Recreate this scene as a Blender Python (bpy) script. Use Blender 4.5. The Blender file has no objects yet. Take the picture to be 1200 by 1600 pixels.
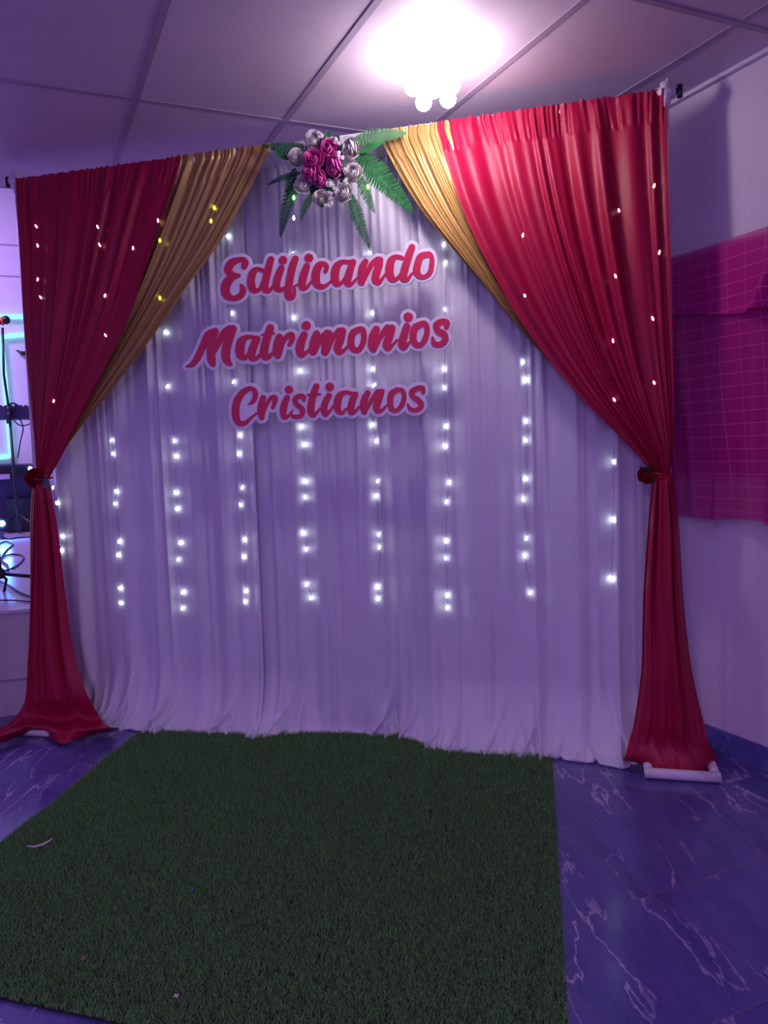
import bpy, bmesh, math, random
import numpy as np
from mathutils import Vector, Matrix
from mathutils.bvhtree import BVHTree
random.seed(7)
PI = math.pi
SC = bpy.context.scene
COL = SC.collection

# ------------------------------------------------------------------ camera, light, exposure
CAM = np.array([1.101, -3.203, 1.227])
YAW, PITCH, ROLL, FPX = 0.2535, 0.0744, -0.0330, 1259.456
RA = math.radians(38.6)                      # the room is turned against the backdrop
def _rot():
    cy, sy, cp, sp, cr, sr = math.cos(YAW), math.sin(YAW), math.cos(PITCH), math.sin(PITCH), math.cos(ROLL), math.sin(ROLL)
    f = np.array([-sy*cp, cy*cp, -sp]); r = np.array([cy, sy, 0.]); u = np.cross(r, f)
    return r*cr+u*sr, -r*sr+u*cr, f
CR, CU, CF = _rot()
cam_data = bpy.data.cameras.new('camera')
cam = bpy.data.objects.new('camera', cam_data); COL.objects.link(cam)
cam.matrix_world = Matrix(((CR[0], CU[0], -CF[0], CAM[0]), (CR[1], CU[1], -CF[1], CAM[1]), (CR[2], CU[2], -CF[2], CAM[2]), (0, 0, 0, 1)))
cam_data.sensor_fit = 'VERTICAL'; cam_data.sensor_height = 36; cam_data.lens = FPX/1600*36
cam_data.clip_start = 0.05
SC.camera = cam
SC.view_settings.view_transform = 'Standard'; SC.view_settings.look = 'None'
SC.view_settings.gamma = 1; SC.view_settings.exposure = 0.22
try: SC.view_settings.use_curve_mapping = False
except Exception: pass

world = bpy.data.worlds.new('world'); SC.world = world; world.use_nodes = True
bgn = world.node_tree.nodes['Background']
AMBIENT = (0.39, 0.225, 0.84)
bgn.inputs[0].default_value = (*AMBIENT, 1); bgn.inputs[1].default_value = 1.0

def room(x, y, z=0.):                         # room axes -> world
    return np.array([x*math.cos(RA)-y*math.sin(RA), x*math.sin(RA)+y*math.cos(RA), z])
def lamp(name, kind, loc, color, energy, size=0.3, rot=None, sizey=None):
    d = bpy.data.lights.new(name, kind); o = bpy.data.objects.new(name, d); COL.objects.link(o)
    o.location = loc; d.color = color; d.energy = energy
    if kind == 'AREA':
        d.size = size
        if sizey: d.shape = 'RECTANGLE'; d.size_y = sizey
    else: d.shadow_soft_size = size
    if rot is not None: o.rotation_euler = rot
    return o
LAMP_L = 62.0            # radiance of the white ceiling lamp
LED_L = 11.0             # radiance of the curtain LEDs
lamp('stage_wash_light', 'AREA', room(-2.6, 4.6, 4.1), (0.60, 0.38, 1.0), 125, 1.0, (math.radians(12), 0, RA))
lamp('stage_blue_light', 'POINT', room(-2.2, 3.0, 2.6), (0.25, 0.2, 1.0), 12, 0.15)
lamp('room_fill_light', 'AREA', room(-2.6, -4.2, 2.5), (0.66, 0.44, 1.0), 60, 0.6, (0, 0, RA))  # unseen purple fill behind the camera, added to brighten hems and turf

# ------------------------------------------------------------------ pixel -> point on a real surface
def ray(px, py):
    return CF + CR*(px-600)/FPX - CU*(py-800)/FPX
def hit(px, py, n, d):
    D = ray(px, py); n = np.array(n, float); t = (d-n@CAM)/(n@D); return CAM+t*D
def fl(px, py, z=0.): return hit(px, py, (0, 0, 1), z)
def bk(px, py, Y=0.): return hit(px, py, (0, 1, 0), Y)
def rwy(px, py, Y): return hit(px, py, (-math.sin(RA), math.cos(RA), 0), Y)
def rwx(px, py, X): return hit(px, py, (math.cos(RA), math.sin(RA), 0), X)

# ------------------------------------------------------------------ materials
def lin(c):
    return tuple((x/12.92 if x <= 0.04045 else ((x+0.055)/1.055)**2.4) for x in c)
def mat(name, col, rough=0.5, metal=0., spec=0.5, bump=0., bscale=200., var=0., vscale=8., sheen=0., coat=0., alpha=1.):
    m = bpy.data.materials.new(name); m.use_nodes = True
    nt = m.node_tree; b = nt.nodes['Principled BSDF']
    b.inputs['Base Color'].default_value = (*col, 1); b.inputs['Roughness'].default_value = rough
    b.inputs['Metallic'].default_value = metal; b.inputs['Specular IOR Level'].default_value = spec
    if sheen: b.inputs['Sheen Weight'].default_value = sheen
    if coat: b.inputs['Coat Weight'].default_value = coat
    if alpha < 1: b.inputs['Alpha'].default_value = alpha
    tc = nt.nodes.new('ShaderNodeTexCoord')
    n = nt.nodes.new('ShaderNodeTexNoise'); n.inputs['Scale'].default_value = vscale; n.inputs['Detail'].default_value = 4
    nt.links.new(tc.outputs['Object'], n.inputs['Vector'])
    mx = nt.nodes.new('ShaderNodeMixRGB'); mx.blend_type = 'MULTIPLY'
    v = var if var else 0.06
    r = nt.nodes.new('ShaderNodeValToRGB')
    r.color_ramp.elements[0].position = .3; r.color_ramp.elements[1].position = .7
    r.color_ramp.elements[0].color = (1-v, 1-v, 1-v, 1); r.color_ramp.elements[1].color = (1, 1, 1, 1)
    nt.links.new(n.outputs['Fac'], r.inputs[0])
    mx.inputs[0].default_value = 1; mx.inputs[1].default_value = (*col, 1)
    nt.links.new(r.outputs[0], mx.inputs[2]); nt.links.new(mx.outputs[0], b.inputs['Base Color'])
    if bump:
        n2 = nt.nodes.new('ShaderNodeTexNoise'); n2.inputs['Scale'].default_value = bscale; n2.inputs['Detail'].default_value = 3
        nt.links.new(tc.outputs['Object'], n2.inputs['Vector'])
        bp = nt.nodes.new('ShaderNodeBump'); bp.inputs['Strength'].default_value = bump; bp.inputs['Distance'].default_value = 0.002
        nt.links.new(n2.outputs['Fac'], bp.inputs['Height']); nt.links.new(bp.outputs[0], b.inputs['Normal'])
    return m
def glow(name, col, strength):
    m = bpy.data.materials.new(name); m.use_nodes = True
    nt = m.node_tree; nt.nodes.clear()
    e = nt.nodes.new('ShaderNodeEmission'); e.inputs[0].default_value = (*col, 1); e.inputs[1].default_value = strength
    o = nt.nodes.new('ShaderNodeOutputMaterial'); nt.links.new(e.outputs[0], o.inputs[0])
    return m

M_WHITE = mat('white_polyester', (0.70, 0.67, 0.73), 0.42, spec=0.3, bump=0.15, bscale=300, sheen=0.2)
M_RED = mat('red_satin', (0.37, 0.004, 0.040), 0.42, spec=0.28, bump=0.15, bscale=400)
M_GOLD = mat('gold_satin', (0.46, 0.28, 0.085), 0.34, metal=0.4, spec=0.5, bump=0.15, bscale=400)
M_WALL = mat('painted_wall', (0.66, 0.56, 0.62), 0.7, spec=0.25, bump=0.9, bscale=38, var=0.08, vscale=3)
M_STAGEWALL = mat('stage_wall_paint', (0.75, 0.72, 0.78), 0.6)
M_CEIL = mat('ceiling_panel', (0.62, 0.52, 0.60), 0.6, spec=0.3, bump=0.2, bscale=120)
M_TBAR = mat('ceiling_rail', (0.36, 0.29, 0.38), 0.5)
M_PVC = mat('white_pipe', (0.80, 0.72, 0.74), 0.4, var=0.2, vscale=40)
M_BLACK = mat('black_plastic', (0.012, 0.010, 0.018), 0.4)
M_CABLE = mat('cable', (0.01, 0.008, 0.03), 0.5)
M_CORD = mat('clear_cord', (0.36, 0.34, 0.40), 0.35)
M_AMP = mat('amp_vinyl', (0.035, 0.025, 0.09), 0.55, bump=0.5, bscale=400)
M_STAGE = mat('stage_panel', (0.56, 0.47, 0.52), 0.5)
M_STAGETOP = mat('stage_floor', (0.60, 0.52, 0.66), 0.22)
M_LETTER = mat('red_glitter_vinyl', (0.72, 0.025, 0.09), 0.28, spec=0.6, bump=0.9, bscale=260)
M_BOARD = mat('white_foam_board', (0.90, 0.86, 0.90), 0.5)
M_PINK = mat('pink_petals', (0.85, 0.14, 0.50), 0.8, spec=.15, var=0.25, vscale=60)
M_CREAM = mat('cream_petals', (0.92, 0.86, 0.84), 0.85, spec=.1, var=0.25, vscale=60)
M_REDROSE = mat('red_petals', (0.55, 0.01, 0.03), 0.5, var=0.35, vscale=60)
M_FERN = mat('fern_green', (0.030, 0.19, 0.05), 0.6, spec=.2, var=0.4, vscale=30)
M_DARKFERN = mat('dark_fern_green', (0.012, 0.085, 0.035), 0.65, spec=.15, var=0.4, vscale=30)
M_LEAF = mat('pale_leaf_green', (0.08, 0.21, 0.09), 0.6, spec=.2, var=0.3, vscale=30)
M_GREYLEAF = mat('grey_green_leaf', (0.10, 0.14, 0.13), 0.5, var=0.3, vscale=30)
M_GLASS = mat('night_glass', (0.010, 0.006, 0.014), 0.12)
M_FRAME = mat('window_frame_paint', (0.20, 0.12, 0.18), 0.4)
M_MAT = mat('turf_backing', (0.012, 0.012, 0.012), 0.8)
M_SCRAP = mat('pale_scrap', (0.62, 0.50, 0.55), 0.5)
M_BLUESCRAP = mat('blue_scrap', (0.06, 0.10, 0.6), 0.5)
M_BROWN = mat('dry_leaf_scrap', (0.16, 0.10, 0.09), 0.6)
M_MICRED = mat('orange_ring', (0.8, 0.09, 0.02), 0.4)
M_BADGE = mat('pale_badge', (0.75, 0.6, 0.75), 0.35)
M_LAMPBODY = mat('lamp_housing', (0.85, 0.85, 0.85), 0.4)
G_LAMP = glow('lamp_glow', (1.0, 0.86, 1.0), LAMP_L)
G_LED = glow('led_glow', (0.80, 0.90, 1.0), LED_L)
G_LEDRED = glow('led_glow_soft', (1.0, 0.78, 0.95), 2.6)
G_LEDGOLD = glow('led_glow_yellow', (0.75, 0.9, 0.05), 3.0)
G_LEDGREEN = glow('led_glow_green', (0.1, 1.0, 0.05), 14.0)
G_NEON = glow('neon_glow', (0.26, 0.80, 1.0), 1.35)
G_NEONB = glow('neon_blue', (0.35, 0.55, 1.0), 3.0)
G_SPOT = glow('spot_glow', (0.25, 0.55, 1.0), 5.0)
G_BLUELED = glow('indicator_glow', (0.2, 0.55, 1.0), 8.0)

def marble(name, along, base, dark, vein):
    m = bpy.data.materials.new(name); m.use_nodes = True
    nt = m.node_tree; L = nt.links.new; N = nt.nodes.new; b = nt.nodes['Principled BSDF']
    tc = N('ShaderNodeTexCoord'); mp = N('ShaderNodeMapping'); L(tc.outputs['Object'], mp.inputs[0])
    if along == 'floor':
        mp.inputs['Location'].default_value = (-0.354, 1.547, 0)
    else:
        mp.inputs['Rotation'].default_value = (math.radians(90), 0, math.radians(90)); mp.inputs['Location'].default_value = (1.06, .2, 0)
    br = N('ShaderNodeTexBrick'); br.offset = 0; br.squash = 1
    br.inputs['Scale'].default_value = 1; br.inputs['Mortar Size'].default_value = 0.0016; br.inputs['Mortar Smooth'].default_value = .3
    br.inputs['Brick Width'].default_value = 0.435; br.inputs['Row Height'].default_value = 0.435
    br.inputs['Color1'].default_value = (0, 0, 0, 1); br.inputs['Color2'].default_value = (1, 1, 1, 1); br.inputs['Mortar'].default_value = (.5, .5, .5, 1)
    L(mp.outputs[0], br.inputs[0])
    # every tile shows another cut of the stone: shift the pattern by the tile's own grey value
    sh = N('ShaderNodeVectorMath'); sh.operation = 'SCALE'; L(br.outputs['Color'], sh.inputs[0]); sh.inputs['Scale'].default_value = 7.3
    ad = N('ShaderNodeVectorMath'); ad.operation = 'ADD'; L(mp.outputs[0], ad.inputs[0]); L(sh.outputs[0], ad.inputs[1])
    st = N('ShaderNodeMapping'); st0 = N('ShaderNodeMapping'); st0.inputs['Rotation'].default_value = (0, 0, math.radians(-67)); st.inputs['Scale'].default_value = (0.7, 2.4, 1)
    L(ad.outputs[0], st0.inputs[0]); L(st0.outputs[0], st.inputs[0])
    wn = N('ShaderNodeTexNoise'); wn.inputs['Scale'].default_value = 2.2; wn.inputs['Detail'].default_value = 6; wn.inputs['Roughness'].default_value = .55
    wn.inputs['Distortion'].default_value = 0.3; L(st.outputs[0], wn.inputs[0])
    ab = N('ShaderNodeMath'); ab.operation = 'SUBTRACT'; L(wn.outputs['Fac'], ab.inputs[0]); ab.inputs[1].default_value = .5
    a2 = N('ShaderNodeMath'); a2.operation = 'ABSOLUTE'; L(ab.outputs[0], a2.inputs[0])
    vr = N('ShaderNodeValToRGB'); vr.color_ramp.elements[0].position = 0.0; vr.color_ramp.elements[0].color = (1, 1, 1, 1)
    vr.color_ramp.elements[1].position = 0.012; vr.color_ramp.elements[1].color = (0, 0, 0, 1); L(a2.outputs[0], vr.inputs[0])
    n2 = N('ShaderNodeTexNoise'); n2.inputs['Scale'].default_value = 2.3; n2.inputs['Detail'].default_value = 2; L(ad.outputs[0], n2.inputs[0])
    m2 = N('ShaderNodeValToRGB'); m2.color_ramp.elements[0].position = .36; m2.color_ramp.elements[0].color = (0, 0, 0, 1)
    m2.color_ramp.elements[1].position = .60; m2.color_ramp.elements[1].color = (1, 1, 1, 1); L(n2.outputs['Fac'], m2.inputs[0])
    vm = N('ShaderNodeMath'); vm.operation = 'MULTIPLY'; L(vr.outputs[0], vm.inputs[0]); L(m2.outputs[0], vm.inputs[1])
    n3 = N('ShaderNodeTexNoise'); n3.inputs['Scale'].default_value = 5; n3.inputs['Detail'].default_value = 8; n3.inputs['Roughness'].default_value = .7; L(st.outputs[0], n3.inputs[0])
    cr = N('ShaderNodeValToRGB'); cr.color_ramp.elements[0].position = .35; cr.color_ramp.elements[0].color = (*dark, 1)
    cr.color_ramp.elements[1].position = .72; cr.color_ramp.elements[1].color = (*base, 1); L(n3.outputs['Fac'], cr.inputs[0])
    x1 = N('ShaderNodeMixRGB'); L(vm.outputs[0], x1.inputs[0]); L(cr.outputs[0], x1.inputs[1]); x1.inputs[2].default_value = (*vein, 1)
    x2 = N('ShaderNodeMixRGB'); L(br.outputs['Fac'], x2.inputs[0]); L(x1.outputs[0], x2.inputs[1]); x2.inputs[2].default_value = (0.20, 0.13, 0.17, 1)
    L(x2.outputs[0], b.inputs['Base Color'])
    b.inputs['Roughness'].default_value = 0.16; b.inputs['Specular IOR Level'].default_value = 0.45
    return m
M_FLOOR = marble('marble_tiles', 'floor', (0.13, 0.12, 0.34), (0.070, 0.062, 0.235), (0.48, 0.38, 0.56))
M_BASE = marble('marble_baseboard', 'wall', (0.13, 0.12, 0.34), (0.070, 0.062, 0.235), (0.48, 0.38, 0.56))

def turf_mat():
    m = bpy.data.materials.new('artificial_grass'); m.use_nodes = True
    nt = m.node_tree; L = nt.links.new; N = nt.nodes.new; b = nt.nodes['Principled BSDF']
    tc = N('ShaderNodeTexCoord'); n = N('ShaderNodeTexNoise'); n.inputs['Scale'].default_value = 260; n.inputs['Detail'].default_value = 1
    L(tc.outputs['Object'], n.inputs[0])
    r = N('ShaderNodeValToRGB'); e = r.color_ramp.elements
    e[0].position = .3; e[0].color = (0.055, 0.15, 0.045, 1); e[1].position = .75; e[1].color = (0.26, 0.55, 0.16, 1)
    L(n.outputs['Fac'], r.inputs[0]); L(r.outputs[0], b.inputs['Base Color']); b.inputs['Roughness'].default_value = .55
    b.inputs['Specular IOR Level'].default_value = 0.15
    return m
M_TURF = turf_mat()

def organza():
    m = bpy.data.materials.new('magenta_organza'); m.use_nodes = True
    nt = m.node_tree; L = nt.links.new; N = nt.nodes.new; b = nt.nodes['Principled BSDF']
    uv = N('ShaderNodeUVMap'); uv.uv_map = 'cloth'
    br = N('ShaderNodeTexBrick'); br.offset = 0; br.inputs['Scale'].default_value = 1
    br.inputs['Brick Width'].default_value = 0.11; br.inputs['Row Height'].default_value = 0.046
    br.inputs['Mortar Size'].default_value = 0.0014; br.inputs['Mortar Smooth'].default_value = .2
    L(uv.outputs[0], br.inputs[0])
    x = N('ShaderNodeMixRGB'); L(br.outputs['Fac'], x.inputs[0]); x.inputs[1].default_value = (0.50, 0.008, 0.20, 1); x.inputs[2].default_value = (0.66, 0.08, 0.36, 1)
    L(x.outputs[0], b.inputs['Base Color']); b.inputs['Roughness'].default_value = .6; b.inputs['Specular IOR Level'].default_value = .15
    a = N('ShaderNodeMapRange'); L(br.outputs['Fac'], a.inputs[0]); a.inputs[3].default_value = 0.72; a.inputs[4].default_value = 0.86
    L(a.outputs[0], b.inputs['Alpha'])
    return m
M_ORG = organza()

# ------------------------------------------------------------------ mesh helpers
class MB:
    def __init__(s): s.v = []; s.f = []; s.sm = []
    def add(s, vs, fs, smooth=False):
        k = len(s.v); s.v += [tuple(map(float, p)) for p in vs]; s.f += [tuple(i+k for i in f) for f in fs]; s.sm += [smooth]*len(fs)
        return s
    def box(s, x0, x1, y0, y1, z0, z1):
        return s.add([(x0,y0,z0),(x1,y0,z0),(x1,y1,z0),(x0,y1,z0),(x0,y0,z1),(x1,y0,z1),(x1,y1,z1),(x0,y1,z1)],
              [(3,2,1,0),(4,5,6,7),(0,1,5,4),(1,2,6,5),(2,3,7,6),(3,0,4,7)])
    def tube(s, pts, r, seg=8, caps=True):
        pts = [Vector(p) for p in pts]; n = len(pts)
        rs = r if hasattr(r, '__len__') else [r]*n
        vs, fs = [], []; up = None
        for i, p in enumerate(pts):
            t = (pts[min(i+1, n-1)]-pts[max(i-1, 0)]).normalized()
            if up is None: up = t.orthogonal().normalized()
            else:
                up = up-t*up.dot(t)
                up = up.normalized() if up.length > 1e-6 else t.orthogonal().normalized()
            w = t.cross(up)
            for k in range(seg):
                a = 2*PI*k/seg; vs.append(p+(up*math.cos(a)+w*math.sin(a))*rs[i])
        for i in range(n-1):
            for k in range(seg):
                a, b_ = i*seg+k, i*seg+(k+1) % seg; fs.append((a, b_, b_+seg, a+seg))
        if caps: fs += [tuple(range(seg))[::-1], tuple((n-1)*seg+k for k in range(seg))]
        return s.add(vs, fs, True)
    def lathe(s, c, prof, seg=20, axis=(0, 0, 1)):
        q = Vector((0, 0, 1)).rotation_difference(Vector(axis)); c = Vector(c)
        vs, fs = [], []
        for r, z in prof:
            for k in range(seg):
                a = 2*PI*k/seg; vs.append(c+q @ Vector((r*math.cos(a), r*math.sin(a), z)))
        for i in range(len(prof)-1):
            for k in range(seg):
                a, b_ = i*seg+k, i*seg+(k+1) % seg; fs.append((a, b_, b_+seg, a+seg))
        fs += [tuple(range(seg))[::-1], tuple((len(prof)-1)*seg+k for k in range(seg))]
        return s.add(vs, fs, True)
    def ball(s, c, r, seg=14, squash=1.):
        n = seg//2
        return s.lathe(c, [(r*math.sin(PI*(i+.02)/(n+.04)), -r*squash*math.cos(PI*(i+.02)/(n+.04))) for i in range(n+1)], seg)
    def grid(s, P, smooth=True):               # P: array nv x nu x 3
        nv, nu = P.shape[:2]
        fs = [(j*nu+i, j*nu+i+1, (j+1)*nu+i+1, (j+1)*nu+i) for j in range(nv-1) for i in range(nu-1)]
        return s.add(P.reshape(-1, 3), fs, smooth)
    def build(s, name, m, parent=None, origin=None):
        me = bpy.data.meshes.new(name); o = bpy.data.objects.new(name, me); COL.objects.link(o)
        vs = s.v
        if parent is not None: off = Vector(parent.location)
        elif origin is not None: off = Vector(origin); o.location = off
        else: off = Vector((0, 0, 0))
        me.from_pydata([(v[0]-off.x, v[1]-off.y, v[2]-off.z) for v in vs], [], s.f)
        me.polygons.foreach_set('use_smooth', s.sm); me.materials.append(m); me.update()
        if parent is not None: o.parent = parent
        return o
def tag(o, label=None, cat=None, group=None, kind=None):
    for k, v in (('label', label), ('category', cat), ('group', group), ('kind', kind)):
        if v: o[k] = v
    return o
def empty(name, loc, label, cat, group=None):
    o = bpy.data.objects.new(name, None); COL.objects.link(o); o.location = [float(x) for x in loc]; o.empty_display_size = .1
    return tag(o, label, cat, group)
def struct(o):
    o['kind'] = 'structure'; return o
def in_room(o):
    o.rotation_euler = (0, 0, RA); return o
def catmull(P, n):
    P = np.asarray(P, float); m = len(P)
    if m == 2: return np.array([P[0]+(P[1]-P[0])*t for t in np.linspace(0, 1, n)])
    d = np.r_[0, np.cumsum(np.linalg.norm(np.diff(P.reshape(m, -1), axis=0), axis=1)+1e-9)]; d /= d[-1]
    t = np.linspace(0, 1, n); out = []
    T = np.array([(P[min(i+1, m-1)]-P[max(i-1, 0)])/(d[min(i+1, m-1)]-d[max(i-1, 0)]) for i in range(m)])
    for x in t:
        i = min(max(np.searchsorted(d, x)-1, 0), m-2); h = d[i+1]-d[i]; s = (x-d[i])/h
        out.append((2*s**3-3*s**2+1)*P[i]+(s**3-2*s**2+s)*h*T[i]+(-2*s**3+3*s**2)*P[i+1]+(s**3-s**2)*h*T[i+1])
    return np.array(out)

# ================================================================== THE ROOM
b = MB(); b.box(-9, 1.31, -9, 7, -0.05, 0); struct(in_room(b.build('floor', M_FLOOR)))
b = MB(); b.box(-9, 1.45, -6.0, 1.16, 2.57, 2.62); struct(in_room(b.build('ceiling', M_CEIL)))
k = 1
for X in (-2.42, -1.83, -1.25, -0.665, -0.085, 0.50, 1.06):
    b = MB(); b.box(X-.012, X+.012, -6.0, 1.16, 2.567, 2.57); struct(in_room(b.build('trim_%d' % k, M_TBAR))); k += 1
for Y in (-3.6, -2.4, -1.2, 0.012):
    b = MB(); b.box(-9, 1.31, Y-.012, Y+.012, 2.5665, 2.5695); struct(in_room(b.build('trim_%d' % k, M_TBAR))); k += 1
b = MB(); b.box(1.285, 1.31, -6, 1.16, 2.555, 2.57); struct(in_room(b.build('trim_%d' % k, M_CEIL))); k += 1
b = MB(); b.box(-9, 1.45, 1.16, 1.24, 2.57, 4.4); struct(in_room(b.build('wall_soffit', M_WALL)))
b = MB(); b.box(-9, 1.45, 1.24, 7, 4.4, 4.45); struct(in_room(b.build('ceiling_stage', M_WALL)))
# right wall with a window opening
WS0, WS1, WZ0, WZ1 = -1.75, -0.30, 1.09, 1.86
b = MB(); b.box(1.31, 1.45, -4.5, WS0, 0, 2.57); b.box(1.31, 1.45, WS1, 7, 0, 2.57)
b.box(1.31, 1.45, WS0, WS1, 0, WZ0); b.box(1.31, 1.45, WS0, WS1, WZ1, 2.57); b.box(1.31, 1.45, 1.16, 7, 2.57, 4.4)
struct(in_room(b.build('wall_right', M_WALL)))
b = MB()
t = 0.035
b.box(1.33, 1.37, WS0, WS1, WZ0, WZ0+t); b.box(1.33, 1.37, WS0, WS1, WZ1-t, WZ1)
b.box(1.33, 1.37, WS0, WS0+t, WZ0+t, WZ1-t); b.box(1.33, 1.37, WS1-t, WS1, WZ0+t, WZ1-t)
b.box(1.332, 1.368, (WS0+WS1)/2-t/2, (WS0+WS1)/2+t/2, WZ0+t, WZ1-t)
w = struct(in_room(b.build('window_1', M_FRAME)))
b = MB(); b.box(1.345, 1.352, WS0+t, WS1-t, WZ0+t, WZ1-t)
g = b.build('window_pane', M_GLASS); g.parent = w
b = MB(); b.box(1.296, 1.31, -4.5, 1.09, 0, 0.095); struct(in_room(b.build('baseboard_right', M_BASE)))
b = MB(); b.box(-9, 1.31, 6.5, 6.6, 0, 4.4)
struct(in_room(b.build('wall_stage', M_STAGEWALL)))
GR = MB()
for z in (3.56, 3.27, 2.9, 1.5):
    GR.box(-9, 1.31, 6.494, 6.5, z*1.14-.49+.0, z*1.14-.49+.012)
struct(in_room(GR.build('trim_%d' % k, M_TBAR))); k += 1
# stage platform
b = MB(); b.box(-9, 1.30, 1.10, 6.5, 0.0, 0.505); struct(in_room(b.build('wall_stage_front', M_STAGE)))
b = MB(); b.box(-9, 1.30, 1.085, 6.5, 0.505, 0.52); struct(in_room(b.build('floor_stage', M_STAGETOP)))
b = MB(); b.box(-9, 1.30, 1.092, 1.10, 0.172, 0.180); struct(in_room(b.build('trim_%d' % k, M_TBAR))); k += 1

# ================================================================== BACKDROP FRAME (white pipes)
FW = 1.383
st = empty('backdrop_stand', (0, 0, 0), 'white pipe frame on two floor feet that carries the wedding backdrop drapes', 'backdrop stand')
def stand_part(bm, name, m=M_PVC, lab=None):
    o = bm.build(name, m, st)
    if lab: o['label'] = lab
    return o
for sx in (-1, 1):
    x = sx*(FW-.005)
    stand_part(MB().tube([(x, 0, 0.03), (x, 0, 2.50)], 0.013, 12), 'upright_pole')
    bm = MB(); zf = 0.022; c = x
    if sx > 0: x0, x1 = 1.275, 1.535
    else: x0, x1 = -1.50, -1.24
    yf = -0.185 if sx > 0 else -0.165
    bm.tube([(x0, yf, zf), (x1, yf, zf)], 0.019, 14); bm.tube([(x0+.015, yf, zf), (x0+.015, 0.16, zf)], 0.017, 14)
    bm.tube([(x1-.015, yf, zf), (x1-.015, 0.16, zf)], 0.017, 14); bm.tube([(x0, 0, zf), (x1, 0, zf)], 0.016, 12)
    bm.tube([(x0, 0.16, zf), (x1, 0.16, zf)], 0.019, 14)
    stand_part(bm, 'foot')
    bm = MB(); bm.tube([(x, 0, 2.44), (x, 0, 2.528)], 0.019, 14); bm.tube([(x-.03*sx, 0, 2.495), (x+.035*sx, 0, 2.495)], 0.018, 14)
    bm.tube([(x+.008*sx, 0, 2.52), (x+.008*sx, 0, 2.545)], [0.010, 0.004], 10)
    o = stand_part(bm, 'corner_joint')
    kb = MB(); kb.tube([(x+.035*sx, 0, 2.495), (x+.052*sx, 0, 2.495)], 0.010, 10); kb.tube([(x+.050*sx, 0, 2.47), (x+.050*sx, 0, 2.515)], 0.010, 10)
    q = kb.build('clamp_knob', M_BLACK); q.parent = o; q['label'] = 'black clamp knob'
stand_part(MB().tube([(-FW, .003, 2.484), (FW, .003, 2.484)], 0.009, 12), 'crossbar')

# ================================================================== DRAPES
def noise1(seed, n, k):
    r = np.random.RandomState(seed); x = np.linspace(0, 1, n); y = np.zeros(n)
    for i in range(1, k+1): y += r.normal()/i*np.sin(2*PI*(i*x*1.0+r.rand()))
    return y/np.abs(y).max()
def pleats(seed, u, v, nf, jitter=1.0):
    """fold height in -1..1 for column positions u and row positions v (arrays)"""
    r = np.random.RandomState(seed)
    U, V = np.meshgrid(u, v)
    W = U + jitter*(.020*np.sin(2*PI*(1.7*U+r.rand()))+.012*np.sin(2*PI*(4.3*U+r.rand()))+.010*V*np.sin(2*PI*(2.1*U+r.rand())))
    out = np.zeros_like(W); tot = 0
    for f, a in ((1.0, 1.0), (.53, .6), (1.63, .35), (.31, .6)):
        ph = r.rand(); amp = a*(0.65+.35*np.sin(2*PI*(U*r.uniform(1, 4)+V*r.uniform(0, .8)+r.rand())))
        out += amp*np.sin(2*PI*(nf*f*W+ph)); tot += a
    return out/tot*1.6
def sheet(rows, nu, nv, amp, nf, seed, bulge=None, header=0.0):
    """rows: list of lists of world points (left .. right); amp: fold depth per row"""
    R = [catmull(r_, nu) if len(r_) > 2 else catmull(r_, nu) for r_ in rows]
    R = np.array(R)                                # k x nu x 3
    P = np.zeros((nv, nu, 3)); k_ = len(R)
    mid = np.array([np.mean(r_, axis=0) for r_ in R]); d = np.r_[0, np.cumsum(np.linalg.norm(np.diff(mid, axis=0), axis=1))]; d /= d[-1]
    big = catmull_t(R, d, nv)
    A = np.interp(np.linspace(0, 1, nv), d, amp)
    F = pleats(seed, np.linspace(0, 1, nu), np.linspace(0, 1, nv), nf)
    P[:] = big
    upright = np.clip((big[:, :, 2]-.04)/.12, 0, 1)
    P[:, :, 1] += -F*A[:, None]*upright
    P[:, :, 2] += np.abs(F*A[:, None])*(1-upright)*1.0
    if bulge is not None:
        B = np.interp(np.linspace(0, 1, nv), d, bulge)
        P[:, :, 1] -= B[:, None]*np.sin(PI*np.linspace(0, 1, nu))[None, :]*upright
    P[:, :, 2] = np.maximum(P[:, :, 2], 0.008)
    return P
def catmull_t(R, d, n):
    t = np.linspace(0, 1, n); m = len(R); out = []
    T = np.array([(R[min(i+1, m-1)]-R[max(i-1, 0)])/(d[min(i+1, m-1)]-d[max(i-1, 0)]) for i in range(m)])
    for x in t:
        i = min(max(np.searchsorted(d, x)-1, 0), m-2); h = d[i+1]-d[i]; s = (x-d[i])/h
        out.append((2*s**3-3*s**2+1)*R[i]+(s**3-2*s**2+s)*h*T[i]+(-2*s**3+3*s**2)*R[i+1]+(s**3-s**2)*h*T[i+1])
    return np.array(out)

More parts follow.
